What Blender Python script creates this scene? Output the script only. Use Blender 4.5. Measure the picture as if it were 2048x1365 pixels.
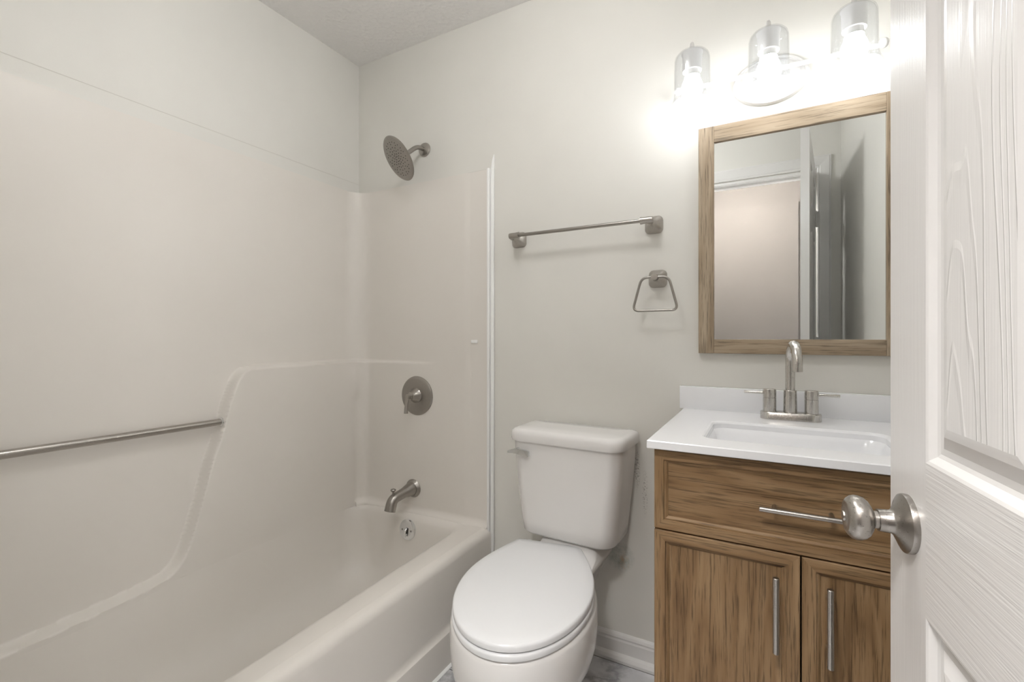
import bpy, bmesh, math, random
import numpy as np
from mathutils import Vector, Matrix, Quaternion

random.seed(7)
for o in list(bpy.data.objects):
    bpy.data.objects.remove(o, do_unlink=True)
SC = bpy.context.scene
COL = SC.collection

# ------------------------------------------------------------------ camera
CAMP = (1.740, -1.63, 1.125)
YAW = 28.66
cam_d = bpy.data.cameras.new('camera')
cam = bpy.data.objects.new('camera', cam_d)
COL.objects.link(cam)
cam.location = CAMP
cam.rotation_euler = (math.radians(90), 0, math.radians(YAW))
cam_d.sensor_width = 36.0
cam_d.sensor_fit = 'HORIZONTAL'
cam_d.lens = 931.0 / 2048.0 * 36.0
cam_d.shift_y = -(682.5 - 674.0) / 2048.0
cam_d.clip_start = 0.01
SC.camera = cam

# ------------------------------------------------------------------ world, lights, exposure
w = bpy.data.worlds.new('world')
SC.world = w
w.use_nodes = True
w.node_tree.nodes['Background'].inputs[0].default_value = (0.9, 0.95, 1.0, 1)
w.node_tree.nodes['Background'].inputs[1].default_value = 0.6
SC.view_settings.view_transform = 'Standard'
SC.view_settings.look = 'None'
SC.view_settings.gamma = 1.0
SC.view_settings.use_curve_mapping = False
SC.view_settings.exposure = 0.93
BULB = 14.0            # strength of the three bulbs over the mirror
HALL_FILL = 70.0          # strength of the unseen fill dome added in the hallway
BATH_FILL = 10.5          # strength of the fill dome added, unseen, on the bathroom ceiling


WIN_FILL = 3.5            # glow of the unseen hallway window, added as fill

FZ = -0.013            # floor level
CZ = 2.44              # ceiling level
RX = 2.11              # right wall
FY = -1.60             # front wall, inner face
DX0, DX1, DH = 1.275, 1.99, 2.09   # doorway

# ------------------------------------------------------------------ materials
def newmat(name):
    m = bpy.data.materials.new(name)
    m.use_nodes = True
    nt = m.node_tree
    b = nt.nodes['Principled BSDF']
    return m, nt, b


def N(nt, t, **k):
    n = nt.nodes.new(t)
    for a, v in k.items():
        if a.startswith('i_'):
            n.inputs[a[2:].replace('_', ' ')].default_value = v
        else:
            setattr(n, a, v)
    return n


def objmap(nt, scale=(1, 1, 1), coord='Object'):
    tc = N(nt, 'ShaderNodeTexCoord')
    mp = N(nt, 'ShaderNodeMapping')
    mp.inputs['Scale'].default_value = scale
    nt.links.new(tc.outputs[coord], mp.inputs['Vector'])
    return mp.outputs[0]


def bump(nt, b, height, strength, dist):
    bp = N(nt, 'ShaderNodeBump')
    bp.inputs['Strength'].default_value = strength
    bp.inputs['Distance'].default_value = dist
    nt.links.new(height, bp.inputs['Height'])
    nt.links.new(bp.outputs[0], b.inputs['Normal'])
    return bp


def noise(nt, vec, scale, detail=4, rough=0.5):
    n = N(nt, 'ShaderNodeTexNoise')
    n.inputs['Scale'].default_value = scale
    n.inputs['Detail'].default_value = detail
    n.inputs['Roughness'].default_value = rough
    nt.links.new(vec, n.inputs['Vector'])
    return n


def ramp(nt, fac, stops):
    r = N(nt, 'ShaderNodeValToRGB')
    e = r.color_ramp.elements
    while len(e) < len(stops):
        e.new(0.5)
    for i, (p, c) in enumerate(stops):
        e[i].position = p
        e[i].color = (c[0], c[1], c[2], 1) if not isinstance(c, (int, float)) else (c, c, c, 1)
    nt.links.new(fac, r.inputs[0])
    return r


def paint(name, col, rough=0.5, bscale=260, bstr=0.12, spec=0.4, var=0.03):
    m, nt, b = newmat(name)
    v = objmap(nt)
    n1 = noise(nt, v, 2.2, 3)
    c0 = [x * (1 - var) for x in col]
    c1 = [min(1, x * (1 + var)) for x in col]
    r = ramp(nt, n1.outputs[0], [(0.3, c0), (0.7, c1)])
    nt.links.new(r.outputs[0], b.inputs['Base Color'])
    b.inputs['Roughness'].default_value = rough
    b.inputs['Specular IOR Level'].default_value = spec
    n2 = noise(nt, v, bscale, 3)
    bump(nt, b, n2.outputs[0], bstr, 0.0006)
    return m


WALLC = (0.785, 0.770, 0.722)
M = {}
M['wall'] = paint('wall_paint', WALLC, 0.6, 260, 0.15)
M['wall_left'] = paint('alcove_wall_paint', (0.785, 0.772, 0.728), 0.6, 240, 0.15)
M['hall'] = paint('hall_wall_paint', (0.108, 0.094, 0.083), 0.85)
M['white'] = paint('trim_paint', (0.80, 0.79, 0.77), 0.32, 120, 0.08, 0.5, 0.01)
M['caulk'] = paint('white_caulk', (0.93, 0.93, 0.915), 0.5, 90, 0.5, 0.4, 0.03)
M['joint'] = paint('aged_joint_caulk', (0.67, 0.65, 0.60), 0.7, 90, 0.5, 0.3, 0.05)
M['porcelain'] = paint('toilet_porcelain', (0.80, 0.785, 0.765), 0.08, 8, 0.02, 0.5, 0.005)
M['lid'] = paint('toilet_seat_plastic', (0.79, 0.795, 0.80), 0.16, 30, 0.02, 0.5, 0.005)
M['counter'] = paint('cultured_marble', (0.88, 0.885, 0.90), 0.12, 20, 0.01, 0.5, 0.005)


def mat_backwall():
    # painted wall with the scuffs beside the tank and the unpainted patch below it
    m, nt, b = newmat('back_wall_paint')
    v = objmap(nt)
    n1 = noise(nt, v, 2.2, 3)
    base = ramp(nt, n1.outputs[0], [(0.3, [x * .97 for x in WALLC]), (0.7, [x * 1.03 for x in WALLC])])
    cur = base.outputs[0]
    sx = N(nt, 'ShaderNodeSeparateXYZ')
    tc = N(nt, 'ShaderNodeTexCoord')
    nt.links.new(tc.outputs['Object'], sx.inputs[0])

    def blob(cx, cz, rx, rz):
        a = N(nt, 'ShaderNodeMath', operation='SUBTRACT'); nt.links.new(sx.outputs[0], a.inputs[0]); a.inputs[1].default_value = cx
        a2 = N(nt, 'ShaderNodeMath', operation='DIVIDE'); nt.links.new(a.outputs[0], a2.inputs[0]); a2.inputs[1].default_value = rx
        a3 = N(nt, 'ShaderNodeMath', operation='POWER'); nt.links.new(a2.outputs[0], a3.inputs[0]); a3.inputs[1].default_value = 2
        c = N(nt, 'ShaderNodeMath', operation='SUBTRACT'); nt.links.new(sx.outputs[2], c.inputs[0]); c.inputs[1].default_value = cz
        c2 = N(nt, 'ShaderNodeMath', operation='DIVIDE'); nt.links.new(c.outputs[0], c2.inputs[0]); c2.inputs[1].default_value = rz
        c3 = N(nt, 'ShaderNodeMath', operation='POWER'); nt.links.new(c2.outputs[0], c3.inputs[0]); c3.inputs[1].default_value = 2
        s = N(nt, 'ShaderNodeMath', operation='ADD'); nt.links.new(a3.outputs[0], s.inputs[0]); nt.links.new(c3.outputs[0], s.inputs[1])
        i = N(nt, 'ShaderNodeMath', operation='SUBTRACT'); i.inputs[0].default_value = 1; nt.links.new(s.outputs[0], i.inputs[1]); i.use_clamp = True
        return i.outputs[0]

    def layer(mask, nscale, lo, hi, col):
        nonlocal cur
        n = noise(nt, v, nscale, 6, 0.7)
        r = ramp(nt, n.outputs[0], [(lo, 0.0), (hi, 1.0)])
        mu = N(nt, 'ShaderNodeMath', operation='MULTIPLY'); nt.links.new(mask, mu.inputs[0]); nt.links.new(r.outputs[0], mu.inputs[1]); mu.use_clamp = True
        mx = N(nt, 'ShaderNodeMix', data_type='RGBA')
        nt.links.new(mu.outputs[0], mx.inputs[0]); nt.links.new(cur, mx.inputs[6])
        mx.inputs[7].default_value = (*col, 1)
        cur = mx.outputs[2]
    layer(blob(1.285, .345, .055, .055), 22, .40, .62, (0.36, 0.42, 0.38))
    layer(blob(1.30, .33, .022, .03), 40, .45, .6, (0.62, 0.50, 0.36))
    layer(blob(1.345, .66, .012, .08), 160, .50, .60, (0.25, 0.23, 0.2))
    layer(blob(1.372, .585, .012, .09), 180, .52, .62, (0.3, 0.28, 0.25))
    nt.links.new(cur, b.inputs['Base Color'])
    b.inputs['Roughness'].default_value = 0.45
    b.inputs['Specular IOR Level'].default_value = 0.4
    n2 = noise(nt, v, 260, 3)
    bump(nt, b, n2.outputs[0], 0.15, 0.0006)
    return m


M['backwall'] = mat_backwall()


def mat_gelcoat():
    m, nt, b = newmat('tub_gelcoat')
    v = objmap(nt)
    n1 = noise(nt, v, 3.0, 3)
    r = ramp(nt, n1.outputs[0], [(0.3, (0.80, 0.762, 0.710)), (0.7, (0.815, 0.780, 0.730))])
    nt.links.new(r.outputs[0], b.inputs['Base Color'])
    b.inputs['Roughness'].default_value = 0.36
    b.inputs['Specular IOR Level'].default_value = 0.4
    n2 = noise(nt, v, 120, 2)
    bump(nt, b, n2.outputs[0], 0.06, 0.0006)
    return m


M['gel'] = mat_gelcoat()


def mat_ceiling():
    m, nt, b = newmat('ceiling_texture')
    b.inputs['Base Color'].default_value = (0.90, 0.885, 0.865, 1)
    b.inputs['Roughness'].default_value = 0.8
    v = objmap(nt)
    vo = N(nt, 'ShaderNodeTexVoronoi'); vo.inputs['Scale'].default_value = 55
    nt.links.new(v, vo.inputs['Vector'])
    n2 = noise(nt, v, 90, 5, 0.7)
    mx = N(nt, 'ShaderNodeMath', operation='MULTIPLY')
    nt.links.new(vo.outputs[0], mx.inputs[0]); nt.links.new(n2.outputs[0], mx.inputs[1])
    bump(nt, b, mx.outputs[0], 0.8, 0.006)
    return m


M['ceil'] = mat_ceiling()


def mat_metal(name, col, rough, aniso_scale=None):
    m, nt, b = newmat(name)
    b.inputs['Metallic'].default_value = 1.0
    b.inputs['Base Color'].default_value = (*col, 1)
    b.inputs['Roughness'].default_value = rough
    if aniso_scale:
        v = objmap(nt, aniso_scale)
        n = noise(nt, v, 1.0, 2, 0.5)
        r = ramp(nt, n.outputs[0], [(0.3, rough - .03), (0.7, rough + .05)])
        nt.links.new(r.outputs[0], b.inputs['Roughness'])
    return m


M['nickel'] = mat_metal('brushed_nickel', (0.44, 0.415, 0.385), 0.30, (300, 300, 900))
M['nickel_dark'] = mat_metal('satin_nickel', (0.36, 0.34, 0.315), 0.30, (300, 300, 900))
M['steel'] = mat_metal('faucet_nickel', (0.60, 0.58, 0.55), 0.24, (900, 900, 120))
M['chrome'] = mat_metal('chrome', (0.78, 0.79, 0.80), 0.06)
M['lampmetal'] = paint('lamp_satin_metal', (0.66, 0.65, 0.63), 0.3, 30, 0.02, 0.6, 0.005)
M['mirror'] = mat_metal('mirror_silver', (0.90, 0.92, 0.92), 0.003)
m, nt, b = newmat('dark_rubber'); b.inputs['Base Color'].default_value = (0.02, 0.018, 0.016, 1); b.inputs['Roughness'].default_value = 0.6
M['black'] = m


def mat_wood(name, axis, dark, mid, light, off=(0, 0, 0), dens=1.0, bright=1.0):
    # oak look: long streaks along the axis, cathedral figure, fine dark pores
    m, nt, b = newmat(name)
    tc = N(nt, 'ShaderNodeTexCoord')
    mp = N(nt, 'ShaderNodeMapping')
    mp.inputs['Location'].default_value = off
    nt.links.new(tc.outputs['Object'], mp.inputs['Vector'])

    def stretched(across, along):
        s = [across, across, across]
        s['xyz'.index(axis)] = along
        mm = N(nt, 'ShaderNodeMapping'); mm.inputs['Scale'].default_value = s
        nt.links.new(mp.outputs[0], mm.inputs['Vector'])
        return mm.outputs[0]
    # broad figure
    n0 = noise(nt, stretched(6.5, 0.9), 1.0, 3, 0.45)
    mul = N(nt, 'ShaderNodeMath', operation='MULTIPLY'); nt.links.new(n0.outputs[0], mul.inputs[0]); mul.inputs[1].default_value = 22.0 * dens
    fr = N(nt, 'ShaderNodeMath', operation='PINGPONG'); nt.links.new(mul.outputs[0], fr.inputs[0]); fr.inputs[1].default_value = 1.0
    n1 = noise(nt, stretched(45, 2.2), 1.0, 5, 0.62)
    n2 = noise(nt, stretched(330, 11), 1.0, 3, 0.6)
    n3 = noise(nt, stretched(9, 1.6), 1.0, 3, 0.55)
    a = N(nt, 'ShaderNodeMath', operation='MULTIPLY'); nt.links.new(fr.outputs[0], a.inputs[0]); a.inputs[1].default_value = 0.12
    a2 = N(nt, 'ShaderNodeMath', operation='MULTIPLY_ADD'); nt.links.new(n1.outputs[0], a2.inputs[0]); a2.inputs[1].default_value = 0.50; nt.links.new(a.outputs[0], a2.inputs[2])
    a3 = N(nt, 'ShaderNodeMath', operation='MULTIPLY_ADD'); nt.links.new(n3.outputs[0], a3.inputs[0]); a3.inputs[1].default_value = 0.45; nt.links.new(a2.outputs[0], a3.inputs[2])
    r = ramp(nt, a3.outputs[0], [(0.34, dark), (0.52, mid), (0.70, light)])
    por = ramp(nt, n2.outputs[0], [(0.36, 0.35), (0.47, 1.0)])
    mx = N(nt, 'ShaderNodeMix', data_type='RGBA', blend_type='MULTIPLY')
    mx.inputs[0].default_value = 0.75
    nt.links.new(r.outputs[0], mx.inputs[6]); nt.links.new(por.outputs[0], mx.inputs[7])
    nt.links.new(mx.outputs[2], b.inputs['Base Color'])
    b.inputs['Roughness'].default_value = 0.5
    b.inputs['Specular IOR Level'].default_value = 0.3
    bump(nt, b, n2.outputs[0], 0.25, 0.0005)
    return m


WD = ((0.125, 0.068, 0.030), (0.26, 0.158, 0.076), (0.37, 0.245, 0.132))
M['oak_v'] = mat_wood('vanity_oak_vertical', 'z', *WD)
M['oak_h'] = mat_wood('vanity_oak_horizontal', 'x', *WD, off=(3, 1, 2))
M['oak_h2'] = mat_wood('vanity_oak_drawer_panel', 'x', *WD, off=(7.3, 4, 6.1), dens=1.3)
M['oak_v2'] = mat_wood('vanity_oak_door_panel', 'z', *WD, off=(5.3, 2, 8.1), dens=1.2)
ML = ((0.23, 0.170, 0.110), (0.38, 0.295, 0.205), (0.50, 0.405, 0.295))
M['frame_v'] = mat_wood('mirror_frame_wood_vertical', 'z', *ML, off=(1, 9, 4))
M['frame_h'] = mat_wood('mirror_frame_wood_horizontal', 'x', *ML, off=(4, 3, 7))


def mat_glass(name, seeded=True):
    m, nt, b = newmat(name)
    nt.nodes.remove(b)
    out = nt.nodes['Material Output']
    tr = N(nt, 'ShaderNodeBsdfTransparent'); tr.inputs[0].default_value = (0.965, 0.97, 0.975, 1)
    gl = N(nt, 'ShaderNodeBsdfGlossy'); gl.inputs['Roughness'].default_value = 0.04
    lw = N(nt, 'ShaderNodeLayerWeight')
    fr = N(nt, 'ShaderNodeMapRange')
    fp = N(nt, 'ShaderNodeMath', operation='POWER'); nt.links.new(lw.outputs['Facing'], fp.inputs[0]); fp.inputs[1].default_value = 4.0
    nt.links.new(fp.outputs[0], fr.inputs[0]); fr.inputs[3].default_value = 0.035; fr.inputs[4].default_value = 0.75
    mx = N(nt, 'ShaderNodeMixShader')
    nt.links.new(fr.outputs[0], mx.inputs[0]); nt.links.new(tr.outputs[0], mx.inputs[1]); nt.links.new(gl.outputs[0], mx.inputs[2])
    v = objmap(nt)
    vo = N(nt, 'ShaderNodeTexVoronoi'); vo.inputs['Scale'].default_value = 150
    nt.links.new(v, vo.inputs['Vector'])
    r = ramp(nt, vo.outputs[0], [(0.0, 1.0), (0.32, 0.0)])
    bp = N(nt, 'ShaderNodeBump'); bp.inputs['Strength'].default_value = 0.5; bp.inputs['Distance'].default_value = 0.002
    nt.links.new(r.outputs[0], bp.inputs['Height'])
    nt.links.new(bp.outputs[0], gl.inputs['Normal'])
    nt.links.new(mx.outputs[0], out.inputs[0])
    return m


M['glass'] = mat_glass('seeded_glass')
m, nt, b = newmat('lit_bulb')
b.inputs['Base Color'].default_value = (1, 1, 1, 1)
b.inputs['Emission Color'].default_value = (0.98, 0.99, 1.0, 1)
b.inputs['Emission Strength'].default_value = BULB
M['bulb'] = m
for key, st, colr in (('diff_bath', BATH_FILL, (1.0, 0.995, 0.99)), ('diff_hall', HALL_FILL, (1.0, 0.98, 0.965)), ('diff_window', WIN_FILL, (1.0, 0.985, 0.98))):  # emission of the added fill domes and the added hallway window
    m, nt, b = newmat('lamp_diffuser_' + key[5:])
    b.inputs['Emission Color'].default_value = (*colr, 1)
    b.inputs['Emission Strength'].default_value = st
    M[key] = m


def mat_marble():
    # large glossy tiles, white with grey veins, thin grey joints
    m, nt, b = newmat('marble_tile')
    v = objmap(nt)
    n1 = noise(nt, v, 2.6, 6, 0.6)
    mixv = N(nt, 'ShaderNodeMix', data_type='RGBA', blend_type='ADD'); mixv.inputs[0].default_value = 0.55
    nt.links.new(v, mixv.inputs[6]); nt.links.new(n1.outputs['Color'], mixv.inputs[7])
    n2 = noise(nt, mixv.outputs[2], 2.4, 4, 0.5)
    vein = ramp(nt, n2.outputs[0], [(0.455, 0.0), (0.495, 0.55), (0.505, 0.6), (0.56, 0.0)])
    n3 = noise(nt, v, 3.5, 4, 0.6)
    cloud = ramp(nt, n3.outputs[0], [(0.40, (0.55, 0.55, 0.56)), (0.55, (0.80, 0.80, 0.81))])
    mx = N(nt, 'ShaderNodeMix', data_type='RGBA')
    nt.links.new(vein.outputs[0], mx.inputs[0]); nt.links.new(cloud.outputs[0], mx.inputs[6]); mx.inputs[7].default_value = (0.17, 0.17, 0.18, 1)
    br = N(nt, 'ShaderNodeTexBrick')
    br.offset = 0.5
    br.inputs['Scale'].default_value = 1.0
    br.inputs['Brick Width'].default_value = 0.61
    br.inputs['Row Height'].default_value = 0.305
    br.inputs['Mortar Size'].default_value = 0.0016
    mp = N(nt, 'ShaderNodeMapping'); mp.inputs['Location'].default_value = (0.15, 0.03, 0); nt.links.new(v, mp.inputs[0])
    nt.links.new(mp.outputs[0], br.inputs['Vector'])
    mx2 = N(nt, 'ShaderNodeMix', data_type='RGBA')
    nt.links.new(br.outputs['Fac'], mx2.inputs[0]); nt.links.new(mx.outputs[2], mx2.inputs[6]); mx2.inputs[7].default_value = (0.08, 0.075, 0.07, 1)
    nt.links.new(mx2.outputs[2], b.inputs['Base Color'])
    b.inputs['Roughness'].default_value = 0.25
    return m


M['floor'] = mat_marble()


def mat_door(name, kind):
    m, nt, b = newmat(name)
    b.inputs['Base Color'].default_value = (0.765, 0.75, 0.735, 1)
    b.inputs['Roughness'].default_value = 0.27
    b.inputs['Specular IOR Level'].default_value = 0.5
    if kind == 'stile':
        n = noise(nt, objmap(nt, (400, 560, 5)), 1.0, 3, 0.6)
        bump(nt, b, n.outputs[0], 0.45, 0.0007)
    elif kind == 'rail':
        n = noise(nt, objmap(nt, (5, 7, 330)), 1.0, 3, 0.55)
        bump(nt, b, n.outputs[0], 0.45, 0.0012)
    elif kind == 'field':
        v = objmap(nt, (3.0, 13.0, 1.35))
        n = noise(nt, v, 1.0, 1.5, 0.4)
        mu = N(nt, 'ShaderNodeMath', operation='MULTIPLY'); nt.links.new(n.outputs[0], mu.inputs[0]); mu.inputs[1].default_value = 17
        fr = N(nt, 'ShaderNodeMath', operation='FRACT'); nt.links.new(mu.outputs[0], fr.inputs[0])
        r = ramp(nt, fr.outputs[0], [(0.0, 0.0), (0.10, 1.0), (0.30, 0.15), (1.0, 0.0)])
        n2 = noise(nt, objmap(nt, (300, 420, 10)), 1.0, 3, 0.6)
        a = N(nt, 'ShaderNodeMath', operation='MULTIPLY_ADD'); nt.links.new(n2.outputs[0], a.inputs[0]); a.inputs[1].default_value = 0.3; nt.links.new(r.outputs[0], a.inputs[2])
        bump(nt, b, a.outputs[0], 0.6, 0.0011)
    return m


M['d_stile'] = mat_door('door_stile_paint', 'stile')
M['d_rail'] = mat_door('door_rail_paint', 'rail')
M['d_field'] = mat_door('door_field_paint', 'field')
M['d_plain'] = mat_door('door_moulding_paint', 'plain')

# ------------------------------------------------------------------ helpers
def link(name, bm, mats, parent=None, smooth=False, sharp=35):
    me = bpy.data.meshes.new(name)
    bmesh.ops.recalc_face_normals(bm, faces=bm.faces[:])
    bm.to_mesh(me)
    bm.free()
    if not isinstance(mats, (list, tuple)):
        mats = [mats]
    for mm in mats:
        me.materials.append(mm)
    if smooth:
        for p in me.polygons:
            p.use_smooth = True
        try:
            me.set_sharp_from_angle(angle=math.radians(sharp))
        except Exception:
            pass
    o = bpy.data.objects.new(name, me)
    COL.objects.link(o)
    if parent:
        o.parent = parent
        o.matrix_parent_inverse = parent.matrix_basis.inverted()
    return o


def thing(name, label, cat, loc=(0, 0, 0), group=None):
    o = bpy.data.objects.new(name, None)
    o.empty_display_size = 0.05
    COL.objects.link(o)
    o.location = loc
    bpy.context.view_layer.update()
    o['label'] = label
    o['category'] = cat
    if group:
        o['group'] = group
    return o


def struct(name, bm, mats, label=None, **k):
    o = link(name, bm, mats, **k)
    o['kind'] = 'structure'
    o['label'] = label or name
    return o


def box(bm, x0, x1, y0, y1, z0, z1, bev=0.0, seg=2, mi=0):
    r = bmesh.ops.create_cube(bm, size=1.0)
    vs = r['verts']
    for v in vs:
        v.co = Vector((x0 + (v.co.x + .5) * (x1 - x0), y0 + (v.co.y + .5) * (y1 - y0), z0 + (v.co.z + .5) * (z1 - z0)))
    fs = set()
    for v in vs:
        for f in v.link_faces:
            fs.add(f)
    for f in fs:
        f.material_index = mi
    if bev > 0:
        es = list({e for f in fs for e in f.edges})
        bmesh.ops.bevel(bm, geom=es, offset=bev, segments=seg, profile=0.5, affect='EDGES', clamp_overlap=True)
    return vs


def frame_of(d):
    d = Vector(d).normalized()
    up = Vector((0, 0, 1)) if abs(d.z) < 0.95 else Vector((1, 0, 0))
    a = d.cross(up).normalized()
    b2 = a.cross(d).normalized()
    return a, b2, d


def lathe(bm, origin, axis, prof, n=48, sx=1.0, sy=1.0, a=None, mi=0, cap0=True, cap1=True):
    """prof: list of (distance along axis, radius)"""
    if a is None:
        A, B, D = frame_of(axis)
    else:
        D = Vector(axis).normalized(); A = Vector(a).normalized(); B = D.cross(A).normalized()
    O = Vector(origin)
    rings = []
    for t, r in prof:
        if r < 1e-6:
            rings.append([bm.verts.new(O + D * t)])
        else:
            rings.append([bm.verts.new(O + D * t + A * (math.cos(2 * math.pi * k / n) * r * sx) + B * (math.sin(2 * math.pi * k / n) * r * sy)) for k in range(n)])
    for i in range(len(rings) - 1):
        p, q = rings[i], rings[i + 1]
        for k in range(n):
            k2 = (k + 1) % n
            if len(p) == 1 and len(q) == 1:
                continue
            if len(p) == 1:
                f = bm.faces.new((p[0], q[k], q[k2]))
            elif len(q) == 1:
                f = bm.faces.new((p[k], p[k2], q[0]))
            else:
                f = bm.faces.new((p[k], p[k2], q[k2], q[k]))
            f.material_index = mi
    if cap0 and len(rings[0]) > 1:
        bm.faces.new(rings[0]).material_index = mi
    if cap1 and len(rings[-1]) > 1:
        bm.faces.new(rings[-1]).material_index = mi


def tube(bm, pts, rad, n=20, closed=False, caps=True, mi=0):
    P = [Vector(p) for p in pts]
    m = len(P)
    rs = rad if isinstance(rad, (list, tuple)) else [rad] * m
    T = []
    for i in range(m):
        if closed:
            t = P[(i + 1) % m] - P[(i - 1) % m]
        else:
            t = P[min(i + 1, m - 1)] - P[max(i - 1, 0)]
        T.append(t.normalized())
    A, B, _ = frame_of(T[0])
    rings = []
    for i in range(m):
        if i > 0:
            q = T[i - 1].rotation_difference(T[i])
            A = (q @ A).normalized()
        A = (A - T[i] * A.dot(T[i])).normalized()
        B = T[i].cross(A)
        rings.append([bm.verts.new(P[i] + (A * math.cos(2 * math.pi * k / n) + B * math.sin(2 * math.pi * k / n)) * rs[i]) for k in range(n)])
    rng = m if closed else m - 1
    for i in range(rng):
        p, q = rings[i], rings[(i + 1) % m]
        sh = 0
        if closed and i == m - 1:
            best = min(range(n), key=lambda s: (p[0].co - q[s].co).length)
            sh = best
        for k in range(n):
            f = bm.faces.new((p[k], p[(k + 1) % n], q[(k + 1 + sh) % n], q[(k + sh) % n]))
            f.material_index = mi
    if caps and not closed:
        bm.faces.new(rings[0]).material_index = mi
        bm.faces.new(rings[-1]).material_index = mi


def smooth_path(pts, r, seg=8, closed=False):
    """polyline with rounded corners"""
    P = [Vector(p) for p in pts]
    out = []
    m = len(P)
    for i in range(m):
        if not closed and (i == 0 or i == m - 1):
            out.append(P[i]); continue
        a, b2, c = P[(i - 1) % m], P[i], P[(i + 1) % m]
        u = (a - b2).normalized(); v = (c - b2).normalized()
        d = min(r, (a - b2).length * .45, (c - b2).length * .45)
        p0, p1 = b2 + u * d, b2 + v * d
        for k in range(seg + 1):
            t = k / seg
            out.append(p0 * (1 - t) ** 2 + b2 * 2 * t * (1 - t) + p1 * t * t)
    return out


def loft(bm, rings, cap0=True, cap1=True, mi=0, closed=True):
    R = [[bm.verts.new(p) for p in r] for r in rings]
    n = len(R[0])
    for i in range(len(R) - 1):
        for k in range(n if closed else n - 1):
            k2 = (k + 1) % n
            f = bm.faces.new((R[i][k], R[i][k2], R[i + 1][k2], R[i + 1][k]))
            f.material_index = mi
    if cap0:
        bm.faces.new(R[0]).material_index = mi
    if cap1:
        bm.faces.new(R[-1]).material_index = mi
    return R


def rrect(x0, x1, y0, y1, r, n=8):
    """rounded rectangle, counter clockwise, 4*(n+1) points; r may be 4 radii (x1y1, x0y1, x0y0, x1y0)"""
    rr = r if isinstance(r, (list, tuple)) else [r] * 4
    cs = [(x1, y1, 0, -1, -1), (x0, y1, 90, 1, -1), (x0, y0, 180, 1, 1), (x1, y0, 270, -1, 1)]
    out = []
    for (cx, cy, a0, sx, sy), q in zip(cs, rr):
        q = max(q, 1e-4)
        ox, oy = cx + sx * q, cy + sy * q
        for k in range(n + 1):
            a = math.radians(a0 + 90 * k / n)
            out.append((ox + q * math.cos(a), oy + q * math.sin(a)))
    return out


# ------------------------------------------------------------------ the room
WT = 0.12
bm = bmesh.new(); box(bm, -WT, RX + WT, 0, WT, FZ - .02, CZ + .02); struct('wall_back', bm, M['backwall'], 'painted wall behind toilet and vanity')
bm = bmesh.new(); box(bm, -WT, 0, FY - WT, 0, FZ - .02, CZ + .02); struct('wall_left', bm, M['wall_left'], 'painted wall above the tub surround')
bm = bmesh.new(); box(bm, RX, RX + WT, FY - WT, 0, FZ - .02, CZ + .02); struct('wall_right', bm, M['wall'], 'painted wall beyond the door')
bm = bmesh.new()
box(bm, 0, DX0, FY - WT, FY, FZ - .02, CZ + .02)
box(bm, DX1, RX, FY - WT, FY, FZ - .02, CZ + .02)
box(bm, DX0, DX1, FY - WT, FY, DH, CZ + .02)
struct('wall_front', bm, M['wall'], 'painted wall around the doorway')
bm = bmesh.new(); box(bm, -WT, RX + 1.0, FY - 1.5, WT, FZ - .05, FZ); struct('floor', bm, M['floor'], 'marble look tile floor')
bm = bmesh.new(); box(bm, -WT, RX + WT, FY - WT, WT, CZ, CZ + .05); struct('ceiling', bm, M['ceil'], 'textured white ceiling')
# hallway behind the doorway
bm = bmesh.new()
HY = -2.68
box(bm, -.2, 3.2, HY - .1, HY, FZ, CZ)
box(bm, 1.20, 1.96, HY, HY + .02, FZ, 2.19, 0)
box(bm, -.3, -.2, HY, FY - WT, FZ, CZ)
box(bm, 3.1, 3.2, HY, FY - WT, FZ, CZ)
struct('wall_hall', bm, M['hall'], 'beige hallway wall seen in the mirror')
bm = bmesh.new(); box(bm, -.3, 3.2, HY - .1, FY - WT, CZ, CZ + .05); struct('ceiling_hall', bm, M['ceil'], 'hallway ceiling')

bm = bmesh.new()  # glowing window out of view, added to light the low parts of the room
box(bm, 3.085, 3.098, HY + .10, HY + .80, .55, 2.1)
wp = bm
fill_obj = bpy.data.objects.new('window_1', None); COL.objects.link(fill_obj); fill_obj['kind'] = 'structure'; fill_obj['label'] = 'bright hallway window'
fill_obj.location = (3.09, HY + .45, .5); bpy.context.view_layer.update()
link('pane', wp, M['diff_window'], fill_obj)
bm = bmesh.new()
for a, b_, c, d in ((.04, .86, .49, .55), (.04, .86, 2.1, 2.16), (.04, .10, .55, 2.1), (.80, .86, .55, 2.1)):
    box(bm, 3.07, 3.099, HY + a, HY + b_, c, d)
link('window_frame', bm, M['white'], fill_obj)

# joint tape above the surround (wall paint, slightly raised)
bm = bmesh.new()
box(bm, 0, .0045, FY, 0, 1.800, 1.861)
for z in (1.811, 1.8605):
    box(bm, .0004, .0052, FY, 0, z, z + .0017, mi=1)
struct('trim_1', bm, [M['wall_left'], M['joint']], 'painted joint band above the surround on the left wall')
bm = bmesh.new()
box(bm, .0045, .765, -.0035, 0, 1.800, 1.861)
box(bm, .0045, .740, -.0040, -.0004, 1.811, 1.8132, mi=1)
struct('trim_2', bm, [M['backwall'], M['joint']], 'painted joint band above the surround on the back wall')

# door casing, both jambs and head (bath side)
def casing_profile():
    # (across, out) from the opening edge outwards
    return [(0, 0), (0, .011), (.006, .014), (.012, .011), (.016, .013), (.045, .017), (.060, .019), (.066, .015), (.070, .015), (.072, 0)]


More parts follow.
